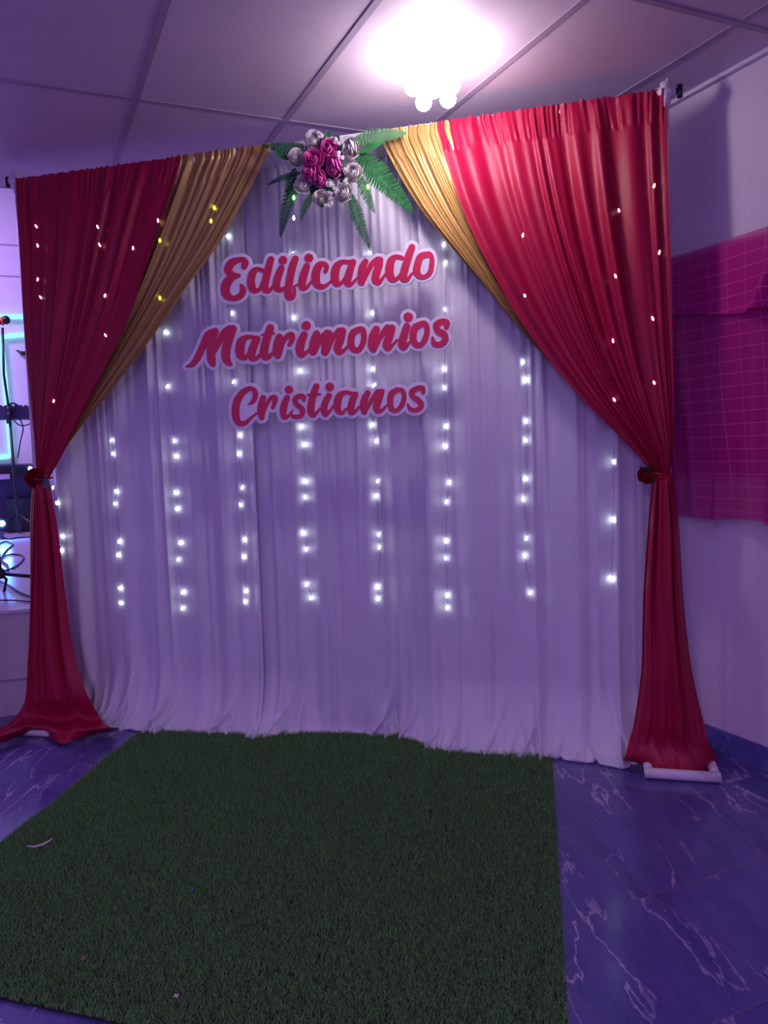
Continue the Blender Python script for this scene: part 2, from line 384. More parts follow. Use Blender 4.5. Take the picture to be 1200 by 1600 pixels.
# ---- white back panels
def white_panel(name, x0, x1, hem, seed, label, ybase):
    """hem: list of (x, y) of the floor edge, left to right"""
    nu = int((x1-x0)*330); nv = 190
    x = np.linspace(x0, x1, nu); u = np.linspace(0, 1, nu); v = np.linspace(0, 1, nv)
    hy = np.interp(x, [h[0] for h in hem], [h[1] for h in hem])
    r = np.random.RandomState(seed)
    wdt = x1-x0
    fine = pleats(seed, u, v, wdt*22); low = pleats(seed+1, u, v, wdt*5.0); mid_ = pleats(seed+2, u, v, wdt*10)
    UU, VV = np.meshgrid(u, v)
    for _ in range(int(wdt*9)):                    # a few crisp standing folds
        cu = r.rand(); sl = r.uniform(-.05, .05)/wdt; wd = r.uniform(.010, .020)/wdt
        mid_ += 2.1*np.exp(-(np.abs(UU-cu-sl*VV)/wd)**1.5)*np.clip(.4+.6*np.sin(2*PI*(VV*r.uniform(.3, .8)+r.rand())), 0, 1)
    P = np.zeros((nv, nu, 3))
    ztop = 2.497
    cre = np.zeros((nv, nu))
    U, V = np.meshgrid(u, v)
    for _ in range(int(wdt*14)):                   # slanting creases where the cloth lands on the floor
        cu = r.rand(); sl = r.uniform(-.34, .34); wd = r.uniform(.008, .022)/wdt; h0 = r.uniform(.10, .34)
        s = (1-V)*2.5
        cre += r.choice([1, 1, -.8])*np.exp(-((U-cu-sl*s/wdt)/wd/(0.4+s*4))**2)*np.exp(-(s/h0)**2)*r.uniform(.5, 1.2)
    for j, vv in enumerate(v):
        if vv < .86: z = ztop*(1-vv/.86)+.27*(vv/.86); q = 0.
        else: q = (vv-.86)/.14; z = .27*(1-q)**1.45
        flare = q**1.5
        y = ybase + (hy-ybase)*flare
        a_f = .010*max(0, 1-vv*1.5)+.0012; a_m = .006+.004*vv; a_l = .008+.018*vv
        up = np.clip(z/.10, 0, 1)
        dy = -(fine[j]*a_f+mid_[j]*a_m+low[j]*a_l)*(0.25+.75*up) - cre[j]*.042
        P[j, :, 0] = x + .004*low[j]*up
        P[j, :, 1] = y+dy
        if q > .2:
            win = math.sin(PI*(q-.2)/.8)
            rip = np.sin(2*PI*(q*2.0+low[j]*.5+mid_[j]*.25))
            dy = dy-.026*win*(1+rip)-.010*win
        lift = np.abs(mid_[j])*.014+np.maximum(0, cre[j])*.022
        P[j, :, 2] = z + lift*(1-up)+.010*(1-up)
    # pocket seam under the crossbar: pull the top rows together round the pipe
    for j in range(nv):
        z = P[j, 0, 2]
        if z > 2.44:
            k_ = min(1, (z-2.44)/.03); P[j, :, 1] = P[j, :, 1]*(1-.97*k_) + (-.009)*k_
    # turned-under roll at the hem
    ex = []
    last = P[-1]
    for q in range(1, 6):
        a = q/5*PI*.9; o = last.copy(); o[:, 1] = last[:, 1]-.011*math.sin(a)-.0; o[:, 2] = np.maximum(.005, last[:, 2]*(.5+.5*math.cos(a))); ex.append(o)
    P = np.concatenate([P, np.array(ex)])
    o = MB().grid(P).build(name, M_WHITE)
    tag(o, label, 'drape', 'white drape panels of the backdrop')
    return o
YB = 0.09
WP = [white_panel('white_drape', -1.345, -0.33, [(-1.345, .03), (-1.06, .0), (-.9, -.03), (-.6, -.015), (-.42, .0), (-.33, -.02)], 3,
                  'left white drape panel hanging behind the red and gold curtain, hem on floor', YB),
      white_panel('white_drape', -0.37, 0.47, [(-.37, -.05), (-.3, -.02), (-.15, .05), (.05, .09), (.2, .08), (.36, .05), (.43, -.02), (.47, -.05)], 11,
                  'middle white drape panel hanging behind the three red words', YB+.022),
      white_panel('white_drape', 0.43, 1.345, [(.43, .01), (.5, -.05), (.75, -.06), (.93, -.05), (1.1, -.075), (1.2, -.11), (1.28, -.03), (1.345, .02)], 23,
                  'right white drape panel with its hem bunched beside the turf mat corner', YB-.004)]

# ---- red and gold tied-back curtains
def px_rows(spec):
    out = []
    for s in spec:
        pts, kind, val = s
        out.append([bk(*p, val) if kind == 'w' else fl(*p, val) for p in pts])
    return out
YR = -0.035
# right red
rows = px_rows([
    ([(683, 190), (1041, 138)], 'w', -0.018), ([(684, 203), (1041, 150)], 'w', -0.018),
    ([(722, 325), (1045, 300)], 'w', YR), ([(772, 430), (1049, 430)], 'w', YR-.01), ([(833, 530), (1051, 540)], 'w', YR-.015),
    ([(905, 620), (1053, 630)], 'w', YR-.02), ([(974, 688), (1052, 690)], 'w', YR-.025), ([(1022, 740), (1047, 741)], 'w', YR-.03)])
RR = sheet(rows, 300, 170, [.004, .012, .020, .020, .017, .014, .012, .008], 10, 41, [0, 0, 0, .01, .015, .02, .025, .02])
# gathered pocket over the crossbar
def pocket(P, n=9, amp=.006, seed=0, nf=45):
    nu = P.shape[1]; u = np.linspace(0, 1, nu)
    w_ = pleats(seed, u, np.linspace(0, 1, n), nf)
    for j in range(n):
        P[j, :, 1] += -w_[j]*amp
    P[0, :, 2] += .004*w_[0]
    return P
RR = pocket(RR, 14, .005, 5, 34)
red_r = empty('red_curtain', bk(1035, 741, YR), 'right red satin curtain tied back by a red rose, lit bright by the lamp', 'curtain', 'red satin curtains')
upper_r = MB().grid(RR).build('upper_drape', M_RED, red_r)
rows = px_rows([
    ([(1022, 740), (1047, 741)], 'w', YR-.03), ([(1019, 752), (1053, 753)], 'w', YR-.045), ([(1012, 830), (1062, 830)], 'w', YR-.04), ([(1005, 940), (1069, 940)], 'w', YR-.04),
    ([(1002, 1050), (1082, 1050)], 'w', YR-.05), ([(991, 1130), (1100, 1128)], 'w', YR-.06), ([(983, 1160), (1108, 1162)], 'w', YR-.075), ([(976, 1186), (1010, 1186), (1060, 1192), (1100, 1190), (1118, 1182)], 'f', 0.052),
    ([(970, 1190), (1000, 1194), (1030, 1210), (1065, 1214), (1092, 1212), (1108, 1200), (1124, 1194)], 'f', 0.012)])
LR = sheet(rows, 200, 150, [.006, .014, .020, .024, .028, .030, .028, .016, .010], 4.2, 52, [.015, .045, .05, .05, .055, .05, .03, .01, 0])
MB().grid(LR).build('lower_drape', M_RED, red_r)
# right gold
rows = px_rows([
    ([(597, 203), (705, 188)], 'w', -0.014), ([(598, 224), (705, 206)], 'w', -0.014),
    ([(650, 316), (750, 330)], 'w', YR+.03), ([(702, 382), (800, 430)], 'w', YR+.025), ([(758, 448), (850, 530)], 'w', YR+.02),
    ([(812, 514), (905, 605)], 'w', YR+.015), ([(872, 580), (950, 655)], 'w', YR+.01), ([(945, 655), (990, 695)], 'w', YR+.0), ([(1018, 736), (1030, 741)], 'w', YR-.015)])
GP = sheet(rows, 160, 150, [.003, .008, .010, .009, .008, .007, .006, .005, .003], 9, 61)
GP = pocket(GP, 12, .005, 6, 18)
gold_r = empty('gold_curtain', bk(1025, 741, YR), 'right gold satin curtain showing beside the right red curtain', 'curtain', 'gold satin curtains')
MB().grid(GP).build('upper_drape', M_GOLD, gold_r)
# left red
rows = px_rows([
    ([(25, 279), (283, 244)], 'w', -0.018), ([(25, 292), (282, 256)], 'w', -0.018),
    ([(33, 400), (238, 390)], 'w', YR), ([(37, 480), (207, 485)], 'w', YR-.01), ([(43, 560), (170, 565)], 'w', YR-.015),
    ([(50, 640), (132, 640)], 'w', YR-.02), ([(55, 700), (102, 700)], 'w', YR-.025), ([(58, 748), (76, 748)], 'w', YR-.03)])
RL = sheet(rows, 260, 150, [.004, .010, .015, .015, .013, .012, .010, .008], 9, 77, [0, 0, 0, .01, .015, .02, .025, .02])
RL = pocket(RL, 12, .005, 8, 30)
red_l = empty('red_curtain', bk(66, 748, YR), 'left dark red satin curtain tied back near the stage, hem spilling over the floor', 'curtain', 'red satin curtains')
upper_l = MB().grid(RL).build('upper_drape', M_RED, red_l)
rows = px_rows([
    ([(58, 748), (76, 748)], 'w', YR-.03), ([(56, 762), (79, 762)], 'w', YR-.045), ([(53, 830), (91, 830)], 'w', YR-.04), ([(49, 930), (102, 930)], 'w', YR-.04),
    ([(44, 1030), (115, 1020)], 'w', YR-.05), ([(36, 1100), (135, 1085)], 'w', YR-.06), ([(18, 1128), (60, 1126), (110, 1126), (158, 1124)], 'f', 0.055), ([(-30, 1158), (0, 1150), (25, 1143), (45, 1138), (72, 1137), (85, 1143), (130, 1141), (172, 1137)], 'f', .056),
    ([(-40, 1172), (0, 1162), (25, 1152), (45, 1147), (72, 1146), (80, 1156), (102, 1163), (125, 1155), (150, 1147), (182, 1143)], 'f', 0.012)])
LL = sheet(rows, 200, 150, [.006, .012, .016, .019, .024, .026, .018, .012, .008], 3.8, 88, [.015, .035, .04, .04, .045, .04, .02, 0, 0])
MB().grid(LL).build('lower_drape', M_RED, red_l)
# left gold
rows = px_rows([
    ([(268, 244), (422, 224)], 'w', -0.012), ([(268, 258), (420, 237)], 'w', -0.012),
    ([(225, 395), (345, 375)], 'w', YR+.03), ([(190, 490), (287, 455)], 'w', YR+.025), ([(155, 560), (237, 528)], 'w', YR+.02),
    ([(120, 630), (178, 605)], 'w', YR+.015), ([(95, 690), (118, 678)], 'w', YR+.005), ([(68, 742), (80, 738)], 'w', YR-.01)])
GL = sheet(rows, 170, 150, [.003, .008, .010, .009, .008, .007, .006, .003], 9, 95)
GL = pocket(GL, 12, .005, 9, 20)
gold_l = empty('gold_curtain', bk(70, 742, YR), 'left gold satin curtain in the gap between left red curtain and flowers', 'curtain', 'gold satin curtains')
upper_gl = MB().grid(GL).build('upper_drape', M_GOLD, gold_l)
rows = px_rows([([(58, 750), (66, 750)], 'w', YR-.02), ([(50, 768), (62, 770)], 'w', YR-.03), ([(47, 830), (60, 830)], 'w', YR-.03), ([(47, 900), (58, 900)], 'w', YR-.025), ([(46, 1000), (62, 1000)], 'w', YR-.02), ([(42, 1095), (80, 1095)], 'w', YR-.02)])
MB().grid(sheet(rows, 50, 60, [.003]*6, 3, 99)).build('lower_drape', M_GOLD, gold_l)

# ---- BVH of the cloth, to seat bulbs on it
def bvh_of(objs):
    vs, fs = [], []
    for o in objs:
        off = Vector(o.parent.location) if o.parent else Vector((0, 0, 0))
        k_ = len(vs); vs += [v.co+off for v in o.data.vertices]; fs += [tuple(i+k_ for i in p.vertices) for p in o.data.polygons]
    return BVHTree.FromPolygons(vs, fs)
BV = bvh_of(WP); BVR = bvh_of([upper_r, upper_l, upper_gl])
def seat(px, py, covered, gap):
    D = Vector(ray(px, py)).normalized(); c = Vector(CAM)
    loc, nor, i, dist = (BVR if covered else BV).ray_cast(c, D)
    if loc is None: loc = Vector(bk(px, py, .02))
    return loc + Vector((0, -gap, 0))

# ================================================================== LED STRANDS
def led_mesh(matl, r=0.0052):
    bm = MB(); bm.lathe((0, 0, 0), [(r*.25, .010), (r*.55, .008), (r*.95, .002), (r, -.002), (r*.7, -.006), (r*.2, -.008)][::-1], 8)
    o = bm.build('bulb', matl); me = o.data; bpy.data.objects.remove(o); return me
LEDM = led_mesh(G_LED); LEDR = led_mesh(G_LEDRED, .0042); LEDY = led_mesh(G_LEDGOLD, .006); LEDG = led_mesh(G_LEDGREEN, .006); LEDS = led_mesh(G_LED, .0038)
strands = [
 ([(85,762),(91,786),(99,838),(97,860)], [], 70, 'short LED light strand at the left red curtain edge, mostly hidden'),
 ([(176,688),(178,709),(183,768),(181,787),(188,846),(186,867),(189,919),(190,942)], [], 168, 'LED light strand on white drape, first full one right of left red curtain'),
 ([(260,520),(263,604),(274,689),(276,713),(276,770),(278,795),(283,848),(280,874),(287,925),(286,950)], [], 250, 'LED light strand hanging left of the word starting with M'),
 ([(357,370),(364,490),(366,597),(376,680),(374,709),(380,762),(377,789),(383,843),(382,870),(385,923),(384,940)], [], 352, 'LED light strand passing behind the letters E and C'),
 ([(460,398),(461,497),(470,580),(472,667),(476,695),(477,752),(478,777),(476,833),(480,858),(481,913),(487,934)], [], 458, 'LED light strand below the left side of the flowers'),
 ([(578,396),(582,490),(583,577),(585,603),(583,664),(589,689),(591,752),(589,775),(593,835),(594,855),(592,917),(592,935)], [], 574, 'LED light strand passing behind the right half of the words'),
 ([(694,383),(697,412),(696,484),(694,577),(694,606),(697,666),(695,697),(702,754),(698,784),(697,845),(697,872),(699,930),(699,949)], [], 693, 'bright LED light strand hanging just right of the three words'),
 ([(818,566),(822,594),(823,658),(822,688),(822,748),(818,780),(823,841),(820,868),(829,926)], [(817,368),(820,462)], 812, 'LED light strand on white drape, alone between the words and right curtain'),
 ([(958,722),(957,812),(954,904)], [(967,329),(962,432),(958,533),(960,625)], 968, 'LED light strand coming out below the right red curtain edge'),
 ([], [(1022,291),(1030,395),(1020,498),(1022,598)], 1024, 'LED lights shining through right red curtain near its outer edge'),
 ([], [(57,354),(59,384),(59,437),(64,465),(84,627)], 55, 'LED lights shining through left red curtain near its outer edge'),
 ([], [(153,355),(156,383),(164,462),(165,524)], 150, 'LED lights shining through the middle of left red curtain'),
]
for vis, cov, topx, lab in strands:
    pts = []
    top_y = 142+(1040-topx)*.1364
    ref = seat(*(vis[0] if vis else cov[0]), not vis, .012)
    t_ = empty('string_light', (bk(topx, top_y, .02)[0], -.01, 2.48), lab, 'string light', 'LED strands of the light curtain')
    path = [Vector((bk(topx, top_y, .02)[0], 0.022, 2.48))]
    for q in sorted(cov+vis, key=lambda p: p[1]):
        c_ = q in cov
        if c_:
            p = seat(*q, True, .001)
            path.append(Vector((bk(q[0], q[1], .01)[0], 0.012, p.z)))
            gold = False
        else:
            p = seat(*q, False, .012); path.append(p+Vector((.002, .003, .004)))
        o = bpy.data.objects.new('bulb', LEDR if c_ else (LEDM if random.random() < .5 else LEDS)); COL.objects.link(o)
        o.location = p-t_.location; o.rotation_euler = (random.uniform(-.5, .5), random.uniform(-.6, .6), 0); o.parent = t_
    fine_ = []
    for i in range(len(path)-1):
        n = max(2, int((path[i+1]-path[i]).length/.03))
        for j in range(n):
            a = j/n; p = path[i].lerp(path[i+1], a)
            if a > 0: p = p+Vector((random.uniform(-.0025, .0025), random.uniform(-.002, .001), 0))
            fine_.append(p)
    fine_.append(path[-1])
    MB().tube(fine_, .0009, 5).build('cord', M_CORD, t_)
t_ = empty('string_light', (bk(247, 250, 0)[0], -.01, 2.48), 'yellow glowing LED lights seen through the left gold curtain', 'string light')
yl = [(247,345),(250,376),(250,466),(208,388),(335,325),(330,346)]
path = [Vector((bk(247, 250)[0], .012, 2.48))]
for q in yl:
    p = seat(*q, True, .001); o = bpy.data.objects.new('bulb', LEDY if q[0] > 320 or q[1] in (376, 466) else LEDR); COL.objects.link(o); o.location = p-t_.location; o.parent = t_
    path.append(Vector((p.x, .012, p.z)))
MB().tube(path, .0009, 5).build('cord', M_CORD, t_)

# ================================================================== THE WORDS
def stroke_sdf(strokes, X0, Y0, W, H, res):
    nx, ny = int(W/res)+1, int(H/res)+1
    D = np.full((ny, nx), 1e3)
    gx = X0+np.arange(nx)*res; gy = Y0+np.arange(ny)*res
    for s in strokes:
        s = np.array(s, float)
        if len(s) > 1:
            L_ = np.sum(np.hypot(*np.diff(s[:, :2], axis=0).T)); s = catmull(s, max(6, int(L_/.7)))
        for x, y, w_ in s:
            r = w_/2; m_ = r+9
            i0, i1 = np.searchsorted(gx, [x-m_, x+m_]); j0, j1 = np.searchsorted(gy, [y-m_, y+m_])
            if i1 <= i0 or j1 <= j0: continue
            d = np.hypot(gx[None, i0:i1]-x, gy[j0:j1, None]-y)-r
            D[j0:j1, i0:i1] = np.minimum(D[j0:j1, i0:i1], d)
    return D, gx, gy
def contours(D, gx, gy, lev):
    Z = D-lev; seg = {}
    ny, nx = Z.shape
    S = Z < 0
    act = np.argwhere((S[:-1, :-1].astype(int)+S[1:, :-1]+S[:-1, 1:]+S[1:, 1:]) % 4 != 0)
    def ept(key):
        a, j, i = key
        if a == 0: z0, z1 = Z[j, i], Z[j, i+1]; t = z0/(z0-z1); return (gx[i]+(gx[i+1]-gx[i])*t, gy[j])
        z0, z1 = Z[j, i], Z[j+1, i]; t = z0/(z0-z1); return (gx[i], gy[j]+(gy[j+1]-gy[j])*t)
    for j, i in act:
        a, b_, c, d = S[j, i], S[j, i+1], S[j+1, i+1], S[j+1, i]
        es = []
        T, R_, B, L_ = (0, j, i), (1, j, i+1), (0, j+1, i), (1, j, i)
        if a != b_: es.append(T)
        if b_ != c: es.append(R_)
        if c != d: es.append(B)
        if d != a: es.append(L_)
        if len(es) == 2: prs = [tuple(es)]
        elif a: prs = [(T, L_), (R_, B)]
        else: prs = [(T, R_), (B, L_)]
        for p, q in prs: seg.setdefault(p, []).append(q); seg.setdefault(q, []).append(p)
    loops = []; seen = set()
    for s in list(seg):
        if s in seen: continue
        loop = [s]; seen.add(s); cur = s; 
        while True:
            nx_ = [q for q in seg[cur] if q not in seen]
            if not nx_: break
            cur = nx_[0]; seen.add(cur); loop.append(cur)
        if len(loop) > 8: loops.append(np.array([ept(q) for q in loop]))
    return loops
def smooth_loop(L_, it=2):
    for _ in range(it): L_ = (np.roll(L_, 1, 0)+2*L_+np.roll(L_, -1, 0))/4
    return L_
def area(L_): return .5*np.sum(L_[:, 0]*np.roll(L_[:, 1], -1)-np.roll(L_[:, 0], -1)*L_[:, 1])
def plate(name, loops, Y, thick, m, parent, bevel):
    """solid plate whose front face stands at y = Y"""
    cu = bpy.data.curves.new(name, 'CURVE'); cu.dimensions = '2D'; cu.fill_mode = 'BOTH'
    for L_ in loops:
        L_ = smooth_loop(L_)[::2]
        W = [bk(px, py, Y) for px, py in L_]
        sp = cu.splines.new('POLY'); sp.points.add(len(W)-1)
        for i, p in enumerate(W): sp.points[i].co = (p[0], p[2], 0, 1)
        sp.use_cyclic_u = True
    cu.extrude = thick/2-bevel; cu.bevel_depth = bevel; cu.bevel_resolution = 1; cu.offset = -bevel
    tmp = bpy.data.objects.new('tmp', cu); COL.objects.link(tmp)
    dg = bpy.context.evaluated_depsgraph_get()
    me = bpy.data.meshes.new_from_object(tmp.evaluated_get(dg)); bpy.data.objects.remove(tmp)
    off = Vector(parent.location)
    me.transform(Matrix(((1, 0, 0, -off.x), (0, 0, -1, Y+thick/2-off.y), (0, 1, 0, -off.z), (0, 0, 0, 1))))
    me.name = name; me.materials.clear(); me.materials.append(m)
    o = bpy.data.objects.new(name, me); COL.objects.link(o); o.parent = parent
    return o
def Zm(ox, oy, sc):
    return lambda pts: [(ox+x/sc, oy+y/sc, w_/sc) for x, y, w_ in pts]
Z1, Z2, Z3, Z4, Z5, Z6 = Zm(330, 370, 6.316), Zm(510, 370, 6.316), Zm(280, 480, 5.714), Zm(470, 470, 4.8), Zm(350, 590, 7.059), Zm(500, 590, 6.667)
def J(z, *S): return [z(s) for s in S]
W1 = [
 J(Z1, [(325,292,62),(338,255,62),(318,228,58),(265,228,58),(200,258,80),(168,310,82),(180,355,75),(225,375,52),(275,378,34)],
       [(275,384,34),(215,400,60),(160,445,90),(138,510,90),(150,570,85),(205,607,56),(265,596,62),(308,555,62),(312,510,58),(294,475,30)]),
 J(Z1, [(500,330,46),(455,315,40),(412,350,72),(394,420,76),(398,490,80),(425,530,58),(470,520,35),(505,450,30)],
       [(590,222,66),(570,290,72),(548,380,76),(530,460,76),(532,515,72),(565,535,45),(605,495,30),(640,440,22)]),
 J(Z1, [(692,308,64),(667,370,74),(645,450,76),(648,505,72),(690,522,46),(730,495,26)], [(708,230,86)]),
 J(Z1, [(832,215,64),(805,285,74),(783,380,76),(765,480,76),(757,560,74),(770,600,58),(805,590,48),(822,540,34),(820,490,24),(850,475,20),(875,455,20)], [(700,502,22),(740,495,22)]),
 J(Z1, [(943,290,66),(918,360,78),(898,440,78),(900,495,68),(940,500,40),(990,440,25)], [(963,208,88)]),
 J(Z1, [(1128,340,42),(1138,290,48),(1110,266,50),(1062,285,72),(1034,360,84),(1032,430,84),(1058,482,64),(1110,490,45),(1170,450,26),(1200,410,22)]),
 J(Z2, [(225,250,46),(155,247,46),(105,290,78),(84,360,84),(86,430,80),(110,470,52),(150,450,34),(195,385,25)],
       [(262,250,66),(240,310,72),(216,390,78),(206,448,70),(235,472,42),(282,430,26),(315,395,20)]),
 J(Z2, [(385,245,62),(357,300,76),(345,380,80),(345,440,78)], [(350,455,56),(378,400,50),(420,320,50),(455,262,54),(505,225,62)],
       [(530,225,62),(515,290,78),(490,370,80),(485,428,74),(515,450,48),(560,400,28),(600,340,20)]),
 J(Z2, [(742,205,44),(692,195,46),(642,232,74),(622,310,84),(627,380,82),(660,425,52),(708,400,34),(750,330,25)],
       [(845,102,66),(818,170,76),(790,260,78),(765,350,80),(758,405,74),(793,425,40),(838,370,25),(870,340,20)]),
 J(Z2, [(990,172,58),(930,195,68),(900,270,74),(890,335,74),(915,385,58),(965,395,44),(1018,355,50),(1038,280,52),(1040,212,48),(1020,172,52),(990,172,58)]),
]
W2 = [
 J(Z3, [(60,528,14),(110,515,46),(160,455,62),(212,345,64),(258,245,66),(310,212,52)],
       [(322,212,60),(292,300,74),(282,400,74),(288,470,74),(302,512,46)], [(305,410,40),(350,325,54),(402,228,66),(450,188,58)],
       [(480,192,66),(452,260,78),(424,350,80),(415,440,78),(435,492,60),(462,512,28)]),
 J(Z3, [(660,268,38),(602,268,44),(556,305,78),(542,370,84),(548,428,74),(588,452,42),(625,400,30)],
       [(692,285,66),(667,340,72),(645,410,74),(652,455,60),(690,455,38),(735,405,25)]),
 J(Z3, [(812,185,70),(787,260,72),(766,340,74),(756,415,76),(775,450,56),(820,425,38),(860,375,24)], [(738,246,20),(846,232,22)]),
 J(Z3, [(893,268,66),(876,330,74),(872,400,74),(880,432,62)], [(895,420,40),(930,305,44),(975,252,50),(1003,248,54),(1008,290,48),(985,332,40)]),
 J(Z3, [(1115,248,66),(1088,310,78),(1076,385,76),(1090,425,56),(1138,400,30),(1175,360,20)], [(1134,165,84)]),
 J(Z4, [(118,248,56),(97,310,64),(90,380,62)], [(105,385,34),(150,285,42),(195,240,50)], [(212,245,54),(190,310,64),(182,382,60)],
       [(195,385,34),(240,280,42),(287,225,50)], [(312,226,56),(297,290,62),(275,350,62),(290,385,44),(330,365,25),(355,335,18)]),
 J(Z4, [(440,214,46),(392,240,52),(376,310,54),(390,358,48),(430,370,40),(468,310,44),(472,245,44),(462,214,42),(440,214,46)]),
 J(Z4, [(565,215,58),(540,270,64),(535,335,64),(545,362,52)], [(555,355,36),(600,265,42),(650,202,52)],
       [(683,204,54),(668,260,60),(642,330,60),(655,355,44),(692,325,22),(722,292,16)]),
 J(Z4, [(795,192,54),(777,250,60),(757,325,60),(772,350,44),(815,310,20)], [(805,122,72)]),
 J(Z4, [(910,172,48),(856,202,54),(842,280,54),(862,326,46),(900,330,40),(938,270,44),(946,205,42),(930,170,42),(910,172,48)]),
 J(Z4, [(1090,198,38),(1094,162,46),(1050,158,46),(1015,186,50),(1030,225,50),(1074,255,54),(1082,290,50),(1048,326,44),(1002,322,44),(990,290,28),(988,272,15)]),
]
W3 = [
 J(Z5, [(258,296,8),(290,285,30),(325,255,52),(346,195,58),(338,148,56),(290,120,52),(222,150,68),(152,240,84),(127,340,86),(132,440,84),(165,502,64),(230,502,52),(290,450,34),(355,395,25)]),
 J(Z5, [(432,222,64),(412,290,74),(402,380,74),(415,442,60)], [(425,420,40),(470,295,42),(520,225,52),(558,220,60),(562,260,54),(538,332,40)]),
 J(Z5, [(695,222,66),(667,290,78),(652,380,78),(665,435,62),(713,418,30),(745,370,20)], [(715,133,92)]),
 J(Z5, [(880,245,44),(874,205,50),(822,206,56),(782,240,62),(796,290,58),(850,335,62),(868,380,58),(840,426,52),(775,430,48),(737,408,28),(760,352,15)]),
 J(Z5, [(1018,98,74),(986,180,78),(966,270,80),(957,370,82),(980,415,58),(1018,390,35),(1060,335,22)], [(925,190,28),(1060,182,28)]),
 J(Z6, [(92,190,66),(62,240,70),(40,320,74),(55,380,60),(100,348,30),(140,290,22)], [(100,97,92)]),
 J(Z6, [(330,165,42),(260,155,46),(202,192,74),(180,270,84),(186,338,70),(228,370,40),(270,325,26)],
       [(368,175,64),(342,230,74),(320,320,74),(326,365,58),(365,352,34),(412,298,20)]),
 J(Z6, [(495,160,62),(466,220,74),(450,300,74),(460,358,60)], [(475,345,38),(530,245,46),(600,145,56)],
       [(642,145,62),(620,205,74),(590,290,78),(596,345,62),(640,342,38),(690,290,22)]),
 J(Z6, [(800,126,54),(742,172,64),(730,260,64),(746,326,58),(790,345,44),(848,290,50),(876,200,50),(858,135,48),(800,126,54)]),
 J(Z6, [(1073,150,46),(1068,108,50),(1010,113,56),(957,152,62),(970,200,58),(1028,240,62),(1056,288,58),(1010,336,48),(948,332,48),(922,300,32),(912,268,15)]),
]
YS = -0.045
def word(letters, box, label, loc_px):
    t_ = empty('word_sign', bk(*loc_px, YS), label, 'sign', 'red cut-out words of the backdrop')
    prev = None; allD = None
    for st_ in letters:
        D, gx, gy = stroke_sdf(st_, box[0], box[1], box[2]-box[0], box[3]-box[1], .5)
        allD = D if allD is None else np.minimum(allD, D)
        Dl = D if prev is None else np.maximum(D, -prev-0.0)
        prev = D if prev is None else np.minimum(prev, D)
        loops = [l for l in contours(Dl, gx, gy, 0) if abs(area(l)) > 6]
        plate('letter', loops, YS-.0025, .0025, M_LETTER, t_, .0004)
    loops = [l for l in contours(allD, gx, gy, 5.0)]
    sg = [area(l) for l in loops]; big = max(sg, key=abs)
    loops = [l for l, a in zip(loops, sg) if abs(a) > 300 and a*big > 0]
    loops = [l for l in loops if not any(l is not m_ and abs(area(m_)) > abs(area(l)) and m_[:, 0].min() <= l[:, 0].min() and m_[:, 0].max() >= l[:, 0].max() and m_[:, 1].min() <= l[:, 1].min() and m_[:, 1].max() >= l[:, 1].max() for m_ in loops)]
    o = plate('backing_board', loops, YS, .008, M_BOARD, t_, .0008); o['label'] = 'white backing board cut round the letters'
    # threads that hang the word from the crossbar
    for f in (.2, .8):
        x = box[0]+(box[2]-box[0])*f; p = bk(x, (box[1]+box[3])/2, YS+.009)
        MB().tube([(p[0], YS+.009, p[2]), (p[0], -.014, 2.50)], .0004, 4).build('hanging_thread', M_CORD, t_)
    return t_
word(W1, (330, 370, 700, 490), 'red script word reading Edificando on a white backing, topmost of three', (515, 425))
word(W2, (280, 470, 720, 590), 'red script word reading Matrimonios on a white backing, middle of three', (495, 530))
word(W3, (350, 590, 680, 680), 'red script word reading Cristianos on a white backing, lowest of three', (510, 632))

# ================================================================== FLOWERS
def fern_mesh(bm, base, tip, width, n=20, droop=0.02, gap=.42, seed=0, taper=.9):
    r = random.Random(seed)
    base, tip = Vector(base), Vector(tip); ax = tip-base; L_ = ax.length; d = ax.normalized()
    fr = Vector((0, -1, 0)); fr = (fr-d*fr.dot(d)).normalized(); sd = d.cross(fr).normalized()
    pts = []
    for i in range(n*2+1):
        a = i/(n*2); pts.append(base+ax*a+fr*droop*4*a*(1-a))
    bm.tube(pts, [.0018*(1-i/(n*2+1)*.7) for i in range(n*2+1)], 5)
    for i in range(1, n*2):
        a = i/(n*2); p = pts[i]; w_ = width*min(1, .35+a*2.2)*(1-a**2.2)**taper+.003
        for s in (-1, 1):
            dirn = (sd*s+d*.42+fr*r.uniform(-.15, .25)).normalized()
            hw = L_/(n*2)*gap
            q = [p-d*hw*.6, p+dirn*w_*.35-d*hw, p+dirn*w_*.8-d*hw*.7-fr*.002, p+dirn*w_, p+dirn*w_*.8+d*hw*.55-fr*.001, p+dirn*w_*.35+d*hw*.8, p+d*hw*.6]
            c = p+dirn*w_*.45+fr*.0015
            bm.add(q+[c], [(k_, (k_+1) % 7, 7) for k_ in range(7)], True)
def leaf_mesh(bm, base, tip, width):
    base, tip = Vector(base), Vector(tip); ax = tip-base; d = ax.normalized()
    fr = Vector((0, -1, 0)); fr = (fr-d*fr.dot(d)).normalized(); sd = d.cross(fr)
    P = np.zeros((9, 5, 3))
    for i in range(9):
        a = i/8; w_ = width*math.sin(PI*min(1, a*.96+.03))**.8
        for j in range(5):
            s = (j-2)/2; P[i, j] = base+ax*a+sd*s*w_+fr*(.006*math.sin(PI*a)+abs(s)*.12*w_)
    bm.grid(P)
